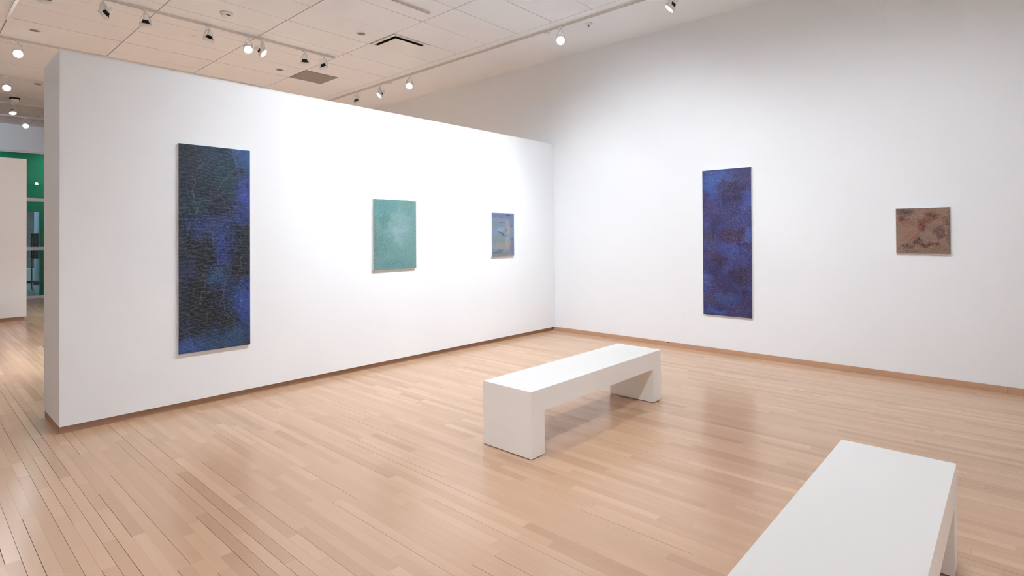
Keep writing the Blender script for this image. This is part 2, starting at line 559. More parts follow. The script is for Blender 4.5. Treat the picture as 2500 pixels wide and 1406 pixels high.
# ================================================================== SETTING
# ---- floor: maple strips, each one its own board
random.seed(7)
floor = struct('floor', box_bm(XL, 0.12, YB, FAR_Y - 0.03, -0.05, -0.012), M['subfloor'],
               label='pale maple strip floor running towards the far wall')
PW = 0.05725
FY1 = FAR_Y - 0.03
dark_x = (-6.655, -6.599, -6.542, -6.428, -6.313, -6.256, -6.08, -5.898, -5.857, -5.741, -5.628)
boards = []
x_start = -6.428 - PW * math.floor((-6.428 - XL) / PW)
k = 0
while True:
    x0 = x_start + k * PW
    x1 = min(x0 + PW, 0.0)
    if x0 > -0.012:
        break
    forced = any(abs(x0 - d) < PW * 0.4 for d in dark_x)
    y = YB + random.uniform(-0.8, 0.0)
    run = False
    row_p = 0.75 if forced else random.choice((0.0, 0.05, 0.2, 0.45))
    while y < FY1:
        L = random.choice((0.34, 0.46, 0.58, 0.7, 0.86, 1.05, 1.3)) * random.uniform(0.85, 1.15)
        ya, yb = max(y, YB), min(y + L, FY1)
        y += L
        if yb - ya < 0.05:
            continue
        gap = random.uniform(0.0014, 0.0023) if random.random() < row_p else random.uniform(0.00015, 0.0005)
        tone = min(1, max(0, random.gauss(0.5, 0.15)))
        if random.random() < 0.06:
            tone = random.uniform(0.0, 0.15)
        boards.append((x0 + gap, x1, ya + 0.0004, yb, tone))
    k += 1


def board_area(b):
    x0, x1, ya, yb, t = b
    if x1 > -0.0 + 0.2:
        return 0
    cx, cy = (x0 + x1) / 2, (ya + yb) / 2
    if cy > 0.0 and cx > -PL - 0.02:
        # behind the partition unless it shows left of its end
        pq = project((cx, cy, 0))
        if pq is None or pq[0] > 104:
            return 0
    pts = [project((x, y, 0)) for x, y in ((x0, ya), (x1, ya), (x1, yb), (x0, yb))]
    if any(q is None for q in pts):
        return 0
    mx = sum(q[0] for q in pts) / 4
    my = sum(q[1] for q in pts) / 4
    if not (-20 < mx < 2520 and 560 < my < 1420):
        return 0
    a = 0
    for i in range(4):
        q, r = pts[i], pts[(i + 1) % 4]
        a += q[0] * r[1] - r[0] * q[1]
    # the benches stand on some of them
    if -4.15 < cx < -2.32 and -3.0 < cy < -2.56:
        return 0
    if -5.6 < cx < -3.77 and -5.2 < cy < -4.75:
        return 0
    return abs(a) / 2


def board_geo(b, vs_, fs_, tones):
    x0, x1, ya, yb, t = b
    i = len(vs_)
    for z in (-0.012, 0.0):
        vs_ += [(x0, ya, z), (x1, ya, z), (x1, yb, z), (x0, yb, z)]
    f = [(4, 5, 6, 7), (0, 1, 5, 4), (1, 2, 6, 5), (2, 3, 7, 6), (3, 0, 4, 7)]
    fs_ += [tuple(i + q for q in ff) for ff in f]
    tones += [t] * 5


def board_mesh(bl, name):
    v, f, t = [], [], []
    for b in bl:
        board_geo(b, v, f, t)
    me = bpy.data.meshes.new(name)
    me.from_pydata(v, [], f)
    at = me.attributes.new('tone', 'FLOAT', 'FACE')
    at.data.foreach_set('value', t)
    me.materials.append(M['maple'])
    return me


order = sorted(boards, key=board_area, reverse=True)
for b in order[:300]:
    link('floor_plank', board_mesh([b], 'floor_plank'), floor)
rest = link('floor_plank_field', board_mesh(order[300:], 'floor_plank_field'), floor)
rest['kind'] = 'stuff'

# ---- right wall with its maple base
wr = struct('wall_right', box_bm(0.0, 0.12, YB, FAR_Y + 0.1, BASE, HC + 0.02), M['wall'],
            label='tall white gallery wall on the right')
tj = struct('trim_1', box_bm(-0.002, 0.004, 2.504, 2.514, BASE, HC), M['plaster'],
            label='thin vertical joint strip high on the right wall')
bb = empty('baseboard_right')
tag(bb, 'low maple baseboard along the right wall', None, None, 'structure')
cuts = [2.0, -1.104, -3.62, -5.35, -7.2, YB]
for a, b in zip(cuts, cuts[1:]):
    obj('baseboard_board', box_bm(-0.0127, 0.1, b + 0.0006, a - 0.0006, 0.0, BASE, bevel=0.0012), M['base_wood'], bb)
obj('dark_knot', box_bm(-0.0135, -0.012, -1.95, -1.915, 0.046, 0.054, bevel=0.0004), M['brass_spot'], bb)

# ---- partition on the left, standing on a recessed base
wl = struct('wall_left', box_bm(-PL, 0.0, 0.0, PT, BASE, PH, bevel=0.0015), M['wall'],
            label='white free-standing partition wall that meets the right wall')
RC = 0.030
bl = empty('baseboard_left')
tag(bl, 'recessed base under the white partition, darkened for its shade', None, None, 'structure')
cuts = [-PL + 0.004, -4.35, -1.9, 0.0 - 0.013]
for a, b in zip(cuts, cuts[1:]):
    obj('baseboard_board', box_bm(a + 0.0006, b - 0.0006, RC, RC + 0.02, 0.0, BASE), M['base_shaded'], bl)
obj('baseboard_board', box_bm(-PL + 0.004, -PL + RC + 0.02, RC + 0.021, PT - RC, 0.0, BASE), M['base_shaded'], bl)
obj('baseboard_board', box_bm(-PL + RC + 0.021, -0.013, PT - RC - 0.02, PT - RC, 0.0, BASE), M['base_shaded'], bl)
tt = struct('trim_2', box_bm(-PL, -0.002, -0.004, 0.008, PH, PH + 0.006), M['white_metal'],
            label='thin bright metal edge along the top of the partition')

# ---- second partition, seen past the left end
wf = struct('wall_back', box_bm(-9.2, -5.41, 8.083, 8.45, 0.07, 2.967, bevel=0.002), M['wall'],
            label='white partition panel standing in the far left of the hall')
bk = struct('baseboard_back', box_bm(-9.18, -5.44, 8.11, 8.43, 0.0, 0.07), M['base_shaded'],
            label='base under the far white panel, darkened for its shade')

# ---- outer shell, out of the picture
struct('wall_far_left', box_bm(XL - 0.12, XL, YB, FAR_Y, 0.0, HC + 0.02), M['wall'], label='white outer wall left of the hall')
struct('wall_rear', box_bm(XL, 0.12, YB - 0.12, YB, 0.0, HC + 0.02), M['wall'], label='white wall behind the viewer')

# ---- ceiling
ceil_ = struct('ceiling', box_bm(XL - 0.12, 0.12, YB - 0.12, FAR_Y + 0.2, HC + 0.012, HC + 0.10), M['tile_back'],
               label='suspended ceiling of beige tiles with a plaster strip by the right wall')
obj('plaster_strip', box_bm(XS + 0.02, 0.0, YB, FAR_Y + 0.05, HC, HC + 0.012), M['plaster'], ceil_)
obj('edge_trim', box_bm(-1.235, XS + 0.02, YB, FAR_Y + 0.05, HC - 0.001, HC + 0.012), M['plaster'], ceil_)
TX = 1.2205
TXE = [-1.237, -2.411] + [-2.411 - TX * i for i in range(1, 8)]
TY0, TY = 0.283, 0.6165
GX, GY = 0.0060, 0.0040
DIFF = (-2.395, -1.785, 0.915, 1.520)       # air diffuser opening
GRIL = (-2.405, -1.815, 3.372, 3.960)       # return grille opening
random.seed(21)
tile_cache = {}
hidden_tiles = bmesh.new()
for ci in range(len(TXE) - 1):
    xb, xa = TXE[ci], TXE[ci + 1]
    r = -14
    while True:
        ya = TY0 + r * TY
        yb = ya + TY
        r += 1
        if ya > FAR_Y:
            break
        if yb < YB:
            continue
        yb2 = min(yb, FAR_Y)
        ya2 = max(ya, YB)
        if xa < XL:
            xa2 = XL
        else:
            xa2 = xa
        segs = [(xa2, xb)]
        cyc = (ya + yb) / 2
        for (ox0, ox1, oy0, oy1) in (DIFF, GRIL):
            if oy0 < cyc < oy1 and xa2 < (ox0 + ox1) / 2 < xb:
                segs = [(ox1, xb)]
        for sa, sb in segs:
            if sb - sa < 0.05:
                continue
            drop = random.choice((0, 0, 0, 0.0006, 0.0015, 0.003))
            pq = [project((sx, sy, HC)) for sx in (sa, sb) for sy in (ya2, yb2)]
            vis = any(q is not None and -60 < q[0] < 2560 and -40 < q[1] < 420 for q in pq)
            if vis:
                key = (round(sb - sa, 4), round(yb2 - ya2, 4))
                if key not in tile_cache:
                    hx, hy = key[0] / 2 - GX, key[1] / 2 - GY
                    tile_cache[key] = mesh_of(box_bm(-hx, hx, -hy, hy, 0.0, 0.011, bevel=0.0012), 'ceiling_tile', M['tile'])
                link('ceiling_tile', tile_cache[key], ceil_, ((sa + sb) / 2, (ya2 + yb2) / 2, HC - drop))
            else:
                box_bm(sa + GX, sb - GX, ya2 + GY, yb2 - GY, HC, HC + 0.011, bm=hidden_tiles)
ho = obj('ceiling_tile_field', hidden_tiles, M['tile'], ceil_)
ho['kind'] = 'stuff'
# a loose white strip hanging out of the joint at the upper left
bm = bmesh.new()
vs_ = [bm.verts.new(c) for c in ((-6.085, 2.2, HC), (-6.055, 2.2, HC), (-6.055, 4.1, HC), (-6.085, 4.1, HC),
                                  (-6.085, 2.2, HC - 0.045), (-6.055, 2.2, HC - 0.045), (-6.055, 4.1, HC - 0.003), (-6.085, 4.1, HC - 0.003))]
for f in ((0, 1, 2, 3), (7, 6, 5, 4), (0, 4, 5, 1), (2, 6, 7, 3), (0, 3, 7, 4), (1, 5, 6, 2)):
    bm.faces.new([vs_[i] for i in f])
obj('loose_trim_strip', bm, M['white_metal'], ceil_)

# ---- glazed wall at the far left, green wall and dim corridor behind it
w1 = empty('window_1', (-5.0, FAR_Y, 0))
tag(w1, 'glazed wall with pale metal rails at the far left', None, None, 'structure')
WX0, WX1 = -8.0, 0.0


def wpart(name, x0, x1, y0, y1, z0, z1, mat, bev=0.002):
    return obj(name, box_bm(x0 + 5.0, x1 + 5.0, y0 - FAR_Y, y1 - FAR_Y, z0, z1, bevel=bev), mat, w1)


for z0, z1 in ((0.0, 0.075), (1.21, 1.295), (2.43, 2.515), (3.62, 3.66)):
    wpart('rail', WX0, WX1, FAR_Y - 0.03, FAR_Y + 0.03, z0, z1, M['alu'])
posts = [-7.97, -6.75, -5.53, -4.31, -3.09, -1.87, -0.65]
for px in posts:
    for z0, z1 in ((0.076, 1.209), (1.296, 2.429), (2.516, 3.619)):
        wpart('post', px - 0.022, px + 0.022, FAR_Y - 0.025, FAR_Y + 0.025, z0, z1, M['alu'])
for a, b in zip(posts, posts[1:]):
    for z0, z1 in ((0.076, 1.209), (1.296, 2.429), (2.516, 3.619)):
        wpart('pane', a + 0.023, b - 0.023, FAR_Y - 0.004, FAR_Y + 0.004, z0, z1, M['glass'], 0.0)
struct('wall_far', box_bm(XL, 0.12, FAR_Y - 0.05, FAR_Y + 0.1, 3.661, HC + 0.012), M['wall_gray'],
       label='grey bulkhead above the glazed wall')
struct('wall_far_side', box_bm(XL, WX0 - 0.02, FAR_Y - 0.05, FAR_Y + 0.1, 0.0, 3.66), M['wall'], label='white wall beside the glazing')
GY0 = 13.55
gw = bmesh.new()
box_bm(-8.6, 0.5, GY0, GY0 + 0.15, 2.20, 3.9, bm=gw)
box_bm(-4.50, 0.5, GY0, GY0 + 0.15, 0.0, 2.20, bm=gw)
box_bm(-8.6, -7.4, GY0, GY0 + 0.15, 0.0, 2.20, bm=gw)
struct('wall_green', gw, M['green'], label='bright green wall behind the glass')
struct('floor_corridor', box_bm(-8.6, 0.5, FAR_Y + 0.031, 21.1, -0.05, 0.0), M['slate_floor'], label='grey corridor floor behind the glass')
struct('wall_corridor', box_bm(-8.6, 0.5, 21.1, 21.25, 0.0, 3.9), M['slate'], label='dim blue grey corridor wall behind the glass')
struct('ceiling_corridor', box_bm(-8.6, 0.5, FAR_Y + 0.11, 21.1, 3.9, 4.0), M['wall'], label='corridor ceiling behind the glass')
struct('wall_corridor_left', box_bm(-8.72, -8.6, FAR_Y + 0.1, 21.1, 0.0, 3.9), M['slate'], label='left end of the corridor')
struct('wall_corridor_right', box_bm(0.5, 0.62, FAR_Y + 0.1, 21.1, 0.0, 3.9), M['slate'], label='right end of the corridor')


# ================================================================== THINGS
# ---- paintings
def painting(name, label, w, h, mat, loc, rz, d=0.028):
    """loc = lower left corner on the wall as seen; local X right, -Y out of the wall, Z up"""
    t = empty(name, loc, rz)
    tag(t, label, 'painting')
    obj('stretcher', box_bm(0.0, w, -(d - 0.003), -0.0005, 0.0, h, bevel=0.0012), M['edge_white'], t)
    obj('canvas', box_bm(0.0, w, -d, -(d - 0.003), 0.0, h), mat, t)
    return t


painting('tall_painting', 'tall near-black and navy canvas with fine dashed lines on the left partition', 0.6085, 1.838,
         art_lines(0.6085, 1.838), (-5.3565, 0, 0.4865), 0)
painting('teal_painting', 'mottled teal green canvas in the middle of the left partition', 0.6065, 0.8115,
         art_teal(0.6065, 0.8115), (-3.380, 0, 1.116), 0)
painting('small_painting', 'small blue grey and sand coloured canvas nearest the room corner', 0.4595, 0.6135,
         art_small(0.4595, 0.6135), (-1.456, 0, 1.2125), 0)
painting('tall_painting', 'tall violet blue speckled canvas on the right wall', 0.610, 1.843,
         art_blue(0.610, 1.843), (0, -2.431, 0.479), -PI / 2)
painting('brown_painting', 'small squarish russet brown canvas at the far right', 0.445, 0.4645,
         art_brown(0.445, 0.4645), (0, -4.4985, 1.2955), -PI / 2)


# ---- benches
def bench(label, x0, x1, y0, y1, h=0.454, leg=0.144, und=0.30):
    t = empty('bench', (x0, y0, 0))
    tag(t, label, 'bench', 'white gallery benches')
    w, d = x1 - x0, y1 - y0
    obj('seat', box_bm(0, w, 0, d, und, h), M['bench'], t)
    for a in (0, w - leg):
        lg = obj('leg', box_bm(a, a + leg, 0, d, 0.006, und, bevel=0.0), M['bench'], t)
        obj('felt_pad', box_bm(a + 0.008, a + leg - 0.008, 0.008, d - 0.008, 0.0, 0.006), M['felt'], lg)
    return t


bench('white box bench in the middle of the floor, both legs in view', -4.1506, -2.3184, -3.0081, -2.5559)
bench('white bench cut off by the lower right edge of the picture', -3.7604 - 1.832, -3.7604, -5.2065, -4.7495)

# ---- lighting tracks
ZT = HC - 0.028      # underside of the tracks


def track(label, p0, p1, along):
    t = empty('lighting_track', p0)
    tag(t, label, 'track', 'ceiling lighting tracks')
    L = (Vector(p1) - Vector(p0)).length
    if along == 'x':
        bx = lambda a, b, c0, c1, z0, z1: box_bm(a, b, c0, c1, z0, z1)
    else:
        bx = lambda a, b, c0, c1, z0, z1: box_bm(c0, c1, a, b, z0, z1)
    obj('rail_body', bx(0, L, -0.013, 0.013, 0.005, 0.028), M['track_metal'], t)
    obj('rail_lip', bx(0, L, -0.013, -0.005, 0.0, 0.005), M['track_metal'], t)
    obj('rail_lip', bx(0, L, 0.005, 0.013, 0.0, 0.005), M['track_metal'], t)
    obj('rail_slot', bx(0, L, -0.005, 0.005, 0.0042, 0.005), M['track_slot'], t)
    for a, b in ((-0.012, 0.0), (L, L + 0.012)):
        obj('end_cap', bx(a, b, -0.015, 0.015, -0.002, 0.028), M['white_metal'], t)
    return t


T_Y = {'t1': 2.40, 't0': -0.03, 'tm': -2.46, 't2': 4.92, 't3': 7.39, 't4': 9.83, 't5': 11.40, 'tn': -4.9}
track('lighting track nearest above the left partition, carrying seven heads', (-9.0, 2.40, ZT), (-2.46, 2.40, ZT), 'x')
track('short stretch of track ending at the top edge beside the square air diffuser', (-9.0, -0.03, ZT), (-2.56, -0.03, ZT), 'x')
track('long track along the joint of tiles and plaster near the right wall', (XS, YB + 0.3, ZT), (XS, 7.0, ZT), 'y')
track('track just above the top edge of the left partition', (-9.0, 4.92, ZT), (-2.46, 4.92, ZT), 'x')
track('track above the far white panel', (-9.0, 7.39, ZT), (-2.46, 7.39, ZT), 'x')
track('second farthest track, in front of the glazing', (-9.0, 9.83, ZT), (-2.46, 9.83, ZT), 'x')
track('farthest track, close to the grey bulkhead', (-9.0, 11.40, ZT), (-2.46, 11.40, ZT), 'x')
track('track over the middle of the room, above the picture', (-9.0, -2.46, ZT), (-1.9, -2.46, ZT), 'x')
track('track over the viewer, above the picture', (-9.0, -4.9, ZT), (-2.0, -4.9, ZT), 'x')
track('track parallel to the right wall, above the picture', (-3.40, -8.0, ZT), (-3.40, -1.4, ZT), 'y')


# ---- track heads (gimbal ring with a finned lamp)
def yoke_bm():
    bm = bmesh.new()
    prof = [(0.000, -0.036), (0.018, -0.040), (0.030, -0.056), (0.042, -0.085), (0.054, -0.122), (0.063, -0.158), (0.0665, -0.182)]
    hw = [0.015, 0.018, 0.022, 0.024, 0.021, 0.016, 0.011]
    for s in (-1, 1):
        o, i = [], []
        for (x, z), w in zip(prof, hw):
            o.append([bm.verts.new((s * x, y, z)) for y in (-w, w)])
            i.append([bm.verts.new((s * (x - 0.0022 if x > 0.01 else x), y, z - 0.0028)) for y in (-w, w)])
        for a in range(len(prof) - 1):
            bm.faces.new((o[a][0], o[a][1], o[a + 1][1], o[a + 1][0]))
            bm.faces.new((i[a][1], i[a][0], i[a + 1][0], i[a + 1][1]))
            for q in (0, 1):
                bm.faces.new((o[a][q], o[a + 1][q], i[a + 1][q], i[a][q]))
        bm.faces.new((o[-1][0], o[-1][1], i[-1][1], i[-1][0]))
    bmesh.ops.recalc_face_normals(bm, faces=list(bm.faces))
    return bm


def fins_bm():
    bm = lathe_bm([(0.0, 0.074), (0.018, 0.074), (0.020, 0.050), (0.040, 0.020), (0.050, 0.012), (0.0, 0.010)], 20)
    for q in range(16):
        a = 2 * PI * q / 16
        ca, sa = math.cos(a), math.sin(a)
        pts = [(0.018, 0.066), (0.030, 0.062), (0.034, 0.040), (0.054, 0.018), (0.054, 0.012), (0.020, 0.012)]
        for s in (-1,):
            f0 = [bm.verts.new((r * ca - 0.0012 * sa, r * sa + 0.0012 * ca, z)) for r, z in pts]
            f1 = [bm.verts.new((r * ca + 0.0012 * sa, r * sa - 0.0012 * ca, z)) for r, z in pts]
            bm.faces.new(f0)
            bm.faces.new(list(reversed(f1)))
            for e in range(len(pts)):
                g = (e + 1) % len(pts)
                bm.faces.new((f0[e], f1[e], f1[g], f0[g]))
    return bm


HM = {
    'adapter': mesh_of(box_bm(-0.030, 0.030, -0.016, 0.016, -0.016, 0.0, bevel=0.003), 'adapter', M['white_metal']),
    'stem': mesh_of(lathe_bm([(0.0, -0.014), (0.009, -0.014), (0.009, -0.040), (0.0, -0.040)], 14), 'stem', M['white_metal'], True),
    'yoke': mesh_of(yoke_bm(), 'yoke', M['white_metal']),
    'ring': mesh_of(lathe_bm([(0.060, 0.020), (0.064, 0.020), (0.064, -0.020), (0.061, -0.021), (0.0585, -0.020), (0.0585, 0.018), (0.060, 0.020)], 32), 'ring', M['white_metal'], True),
    'lamp': mesh_of(fins_bm(), 'lamp', M['fins']),
    'socket': mesh_of(lathe_bm([(0.0, 0.122), (0.021, 0.122), (0.026, 0.116), (0.031, 0.062), (0.026, 0.058), (0.0, 0.060)], 20), 'socket', M['white_metal'], True),
    'lens_rim': mesh_of(lathe_bm([(0.0575, 0.010), (0.0575, -0.012), (0.053, -0.013), (0.053, 0.010), (0.0575, 0.010)], 32), 'lens_rim', M['rim'], True),
    'lens': mesh_of(lathe_bm([(0.0, -0.013), (0.03, -0.012), (0.0525, -0.009), (0.0525, 0.008), (0.0, 0.009)], 28), 'lens', M['lens'], True),
}
HEAD_Z = -0.178


def spot_head(label, x, y, aim, power, size=70, blend=0.9, yoke_az=None, group='track spotlight heads', soft=0.055):
    t = empty('track_spotlight', (x, y, ZT))
    tag(t, label, 'spotlight', group)
    a = Vector(aim).normalized()
    az = math.atan2(a.y, a.x) if yoke_az is None else yoke_az
    qy = Quaternion((0, 0, 1), az - PI / 2)      # yoke pins left and right of the beam
    qh = a.to_track_quat('-Z', 'Y')
    link('adapter', HM['adapter'], t, (0, 0, 0), Quaternion((0, 0, 1), 0 if abs(x - XS) > 0.01 else PI / 2))
    link('stem', HM['stem'], t)
    link('yoke', HM['yoke'], t, (0, 0, 0), qy)
    c = Vector((0, 0, HEAD_Z))
    link('ring', HM['ring'], t, c, qh)
    lp = link('lamp', HM['lamp'], t, c, qh)
    for nm in ('socket', 'lens_rim', 'lens'):
        link(nm, HM[nm], lp)
    if power > 0:
        ld = bpy.data.lights.new('spot_beam', 'SPOT')
        ld.energy = power * KEY
        ld.color = LAMP_COL
        ld.spot_size = math.radians(size)
        ld.spot_blend = blend
        ld.shadow_soft_size = soft
        lo = bpy.data.objects.new('spot_beam', ld)
        COL.objects.link(lo)
        lo.parent = t
        lo.location = c + a * 0.09
        lo.rotation_mode = 'QUATERNION'
        lo.rotation_quaternion = qh
    return t


# heads in view on the track above the partition
P1 = 330
spot_head('track spotlight cut by the top edge at the far left, only its rim in view', -5.925, 2.40, (0.05, 0.45, -0.85), 60)
spot_head('track spotlight tilted to the left, second from the upper left corner', -5.40, 2.40, (-0.62, 0.42, -0.66), 45)
spot_head('track spotlight hanging straight beside the diagonal ceiling joint', -4.98, 2.40, (0.05, 0.35, -0.93), 90)
spot_head('dark-backed track spotlight midway between the straight one and the lit pair', -4.27, 2.40, (-0.12, 0.35, -0.92), 240)
spot_head('lit track spotlight facing the viewer, left one of the close pair', -3.76, 2.40, (-0.22, -0.72, -0.66), 50)
spot_head('lit track spotlight seen from the side, right one of the close pair', -3.56, 2.40, (0.62, -0.50, -0.60), 35)
spot_head('dark-backed track spotlight above the brown square grille, second from track end', -2.936, 2.40, (0.22, 0.42, -0.88), P1)
spot_head('last track spotlight before the end of the track, above the grille', -2.625, 2.40, (0.50, 0.10, -0.86), P1)
# heads on the track by the right wall
spot_head('bright round track spotlight alone at the top centre near the plaster ceiling', XS, -0.965, (-0.72, -0.52, -0.46), 60)
spot_head('dark-backed track spotlight at the top edge over the right wall', XS, -2.526, (-0.30, 0.62, -0.72), 90)
spot_head('bright round track spotlight above the middle of the partition top', XS, 2.29, (-0.70, -0.50, -0.50), 60)
spot_head('lit track spotlight tilted left, between the round one and the dark one', XS, 3.176, (-0.68, 0.20, -0.68), P1)
spot_head('dark-backed track spotlight just above the partition top', XS, 3.92, (0.62, 0.05, -0.78), P1)
spot_head('track spotlight almost hidden behind the partition top', XS, 4.88, (-0.35, 0.3, -0.88), P1)
# heads in the far left
spot_head('dazzling track spotlight at the upper left shining straight at the viewer', -5.873, 4.92, (-0.10, -0.93, -0.36), 6)
spot_head('lit track spotlight at the left edge below the dazzling one', -5.753, 7.39, (-0.10, -0.84, -0.52), 15)
spot_head('lit track spotlight in front of the grey ceiling, far left', -5.423, 9.83, (0.06, -0.42, -0.90), 30)
spot_head('farthest lit track spotlight, just above the green wall', -5.04, 11.40, (-0.05, -0.80, -0.60), 15)

# heads above the picture that light the walls and the floor
G2 = 'track spotlight heads above the picture'
OVER = (
    # x, y, aim point, power, cone
    (-5.30, -2.46, (-5.30, 0, 1.20), 12, 90),
    (-4.30, -2.46, (-4.05, 0, 1.40), 76, 100),
    (-3.55, -2.46, (-3.40, 0, 1.40), 104, 105),
    (-2.75, -2.46, (-2.55, 0, 1.40), 104, 105),
    (-2.10, -2.46, (-1.60, 0, 1.40), 90, 105),
    (-3.40, -1.70, (0, -1.60, 1.35), 165, 86),
    (-3.40, -2.90, (0, -2.80, 1.30), 84, 86),
    (-3.40, -4.30, (0, -4.20, 1.20), 98, 84),
    (-3.40, -5.60, (0, -5.40, 1.00), 62, 82),
    (-3.00, -2.46, (-2.7, -1.9, 0.0), 66, 120),
    (-4.80, -2.46, (-4.8, -2.2, 0.0), 38, 120),
    (-2.60, -4.90, (-2.5, -4.6, 0.0), 58, 120),
    (-4.10, -4.90, (-4.1, -4.6, 0.0), 58, 120),
    (-7.40, -4.90, (-3.4, -2.7, 0.25), 170, 46),  # unseen lamp added to brighten the bench ends
    (-6.80, -2.46, (-7.1, -2.6, 0.0), 118, 110),
)
for x, y, tgt, pw, sz in OVER:
    aim = Vector(tgt) - Vector((x, y, ZT + HEAD_Z))
    spot_head('track spotlight above the picture that lights the walls and floor in view', x, y, aim, pw, sz, 1.0, group=G2)
for x, y, aim, pw in ((-7.6, -4.9, (0.1, -0.7, -0.7), 1050), (-5.0, -4.9, (0.0, -0.75, -0.65), 1050),  # heads added to raise the ambient light of the hall
                      (-8.0, -2.46, (-0.75, 0.1, -0.65), 1000), (-8.0, -4.9, (-0.75, 0.1, -0.65), 800),
                      (-8.0, 2.40, (-0.7, 0.3, -0.65), 260),
                      (-7.6, 4.92, (0.25, 0.70, -0.66), 60), (-3.6, 4.92, (0.0, -0.42, -0.9), 420),
                      (-2.7, 4.92, (0.0, -0.42, -0.9), 560), (-4.9, 4.92, (0.0, -0.42, -0.9), 60),
                      (-8.6, 4.92, (-0.75, 0.1, -0.65), 200), (-3.6, 7.39, (0.1, 0.4, -0.9), 400), (-8.0, 9.83, (0.55, 0.80, -0.16), 160)):
    spot_head('added track spotlight aimed away from the view to raise the ambient light', x, y, aim, pw, 84, 1.0, group=G2)

# ---- small ceiling fittings
DL = mesh_of(lathe_bm([(0.050, 0.0), (0.058, -0.004), (0.070, -0.004), (0.072, 0.0), (0.050, 0.0)], 32), 'trim_ring', M['white_metal'], True)
DB = mesh_of(lathe_bm([(0.052, -0.001), (0.044, -0.0025), (0.0, -0.003)], 28), 'baffle', M['baffle'], True)
for lab, x, y in (('round recessed downlight at the upper left beside the dazzling lamp', -5.77, 4.325),
                  ('round recessed downlight left of the square air diffuser', -2.717, 1.235),
                  ('round recessed downlight left of the brown grille', -2.723, 3.665),
                  ('small dark round downlight in the far left ceiling', -5.31, 7.672)):
    t = empty('recessed_downlight', (x, y, HC - 0.0035))
    tag(t, lab, 'downlight', 'unlit recessed downlights')
    link('trim_ring', DL, t)
    link('baffle', DB, t)

t = empty('smoke_detector', (-4.25, 1.852, HC - 0.003))
tag(t, 'round white smoke detector above the lighting track at the top left', 'detector')
obj('base', lathe_bm([(0.0, 0.0), (0.076, 0.0), (0.076, -0.012), (0.070, -0.016), (0.0, -0.016)], 32), M['white_metal'], t, smooth=False)
obj('dome', lathe_bm([(0.062, -0.016), (0.058, -0.034), (0.040, -0.046), (0.0, -0.048)], 32), M['white_metal'], t, smooth=True)
obj('sensor_slot', box_bm(-0.022, 0.022, -0.060, -0.050, -0.040, -0.030, bevel=0.002), M['dark'], t)

CP = mesh_of(lathe_bm([(0.0, 0.0), (0.040, 0.0), (0.046, -0.004), (0.044, -0.008), (0.0, -0.009)], 28), 'sprinkler_cover', M['white_metal'], True)
for lab, x, y in (('flat round sprinkler cover left of the middle track spotlight', -4.27, 3.02),
                  ('flat round sprinkler cover beside the bright lamp at the top centre', -0.978, -0.649),
                  ('flat round sprinkler cover on the plaster above the partition', -0.98, 3.011)):
    tag(link('sprinkler_cover', CP, None, (x, y, HC - 0.001)), lab, 'sprinkler', 'concealed sprinkler covers')

t = empty('pendent_sprinkler', (-0.883, -1.271, HC))
tag(t, 'pendent sprinkler head on the plaster ceiling right of the bright lamp', 'sprinkler')
obj('escutcheon', lathe_bm([(0.0, 0.0), (0.050, 0.0), (0.044, -0.010), (0.020, -0.018), (0.0, -0.018)], 28), M['white_metal'], t, smooth=True)
fr = obj('frame_arm', box_bm(-0.020, -0.015, -0.004, 0.004, -0.052, -0.016, bevel=0.001), M['white_metal'], t)
obj('frame_arm', box_bm(0.015, 0.020, -0.004, 0.004, -0.052, -0.016, bevel=0.001), M['white_metal'], t)
obj('bulb', lathe_bm([(0.0, -0.018), (0.004, -0.020), (0.004, -0.046), (0.0, -0.050)], 10), M['dark'], t, smooth=True)
obj('deflector', lathe_bm([(0.0, -0.051), (0.026, -0.052), (0.026, -0.055), (0.0, -0.057)], 20), M['white_metal'], t)


def air_diffuser(label, x0, x1, y0, y1, group=None, k=1.0):
    w, d = x1 - x0, y1 - y0
    t = empty('air_diffuser', (x0, y0, HC))
    tag(t, label, 'air vent', group)
    fw = 0.045 * k
    bm = bmesh.new()
    box_bm(0.003, w - 0.003, 0.003, fw, -0.004, 0.010, bm=bm)
    box_bm(0.003, w - 0.003, d - fw, d - 0.003, -0.004, 0.010, bm=bm)
    box_bm(0.003, fw, fw, d - fw, -0.004, 0.010, bm=bm)
    box_bm(w - fw, w - 0.003, fw, d - fw, -0.004, 0.010, bm=bm)
    obj('frame', bm, M['white_metal'], t)
    obj('throat', box_bm(fw, w - fw, fw, d - fw, 0.007, 0.011), M['dark'], t)
    g = fw + 0.022 * k
    obj('plate', box_bm(g, w - g, g, d - g, -0.030 * k, -0.024 * k, bevel=0.0015), M['white_metal'], t)
    obj('hanger', box_bm(w / 2 - 0.01, w / 2 + 0.01, d / 2 - 0.01, d / 2 + 0.01, -0.024 * k, 0.008), M['dark'], t)
    return t


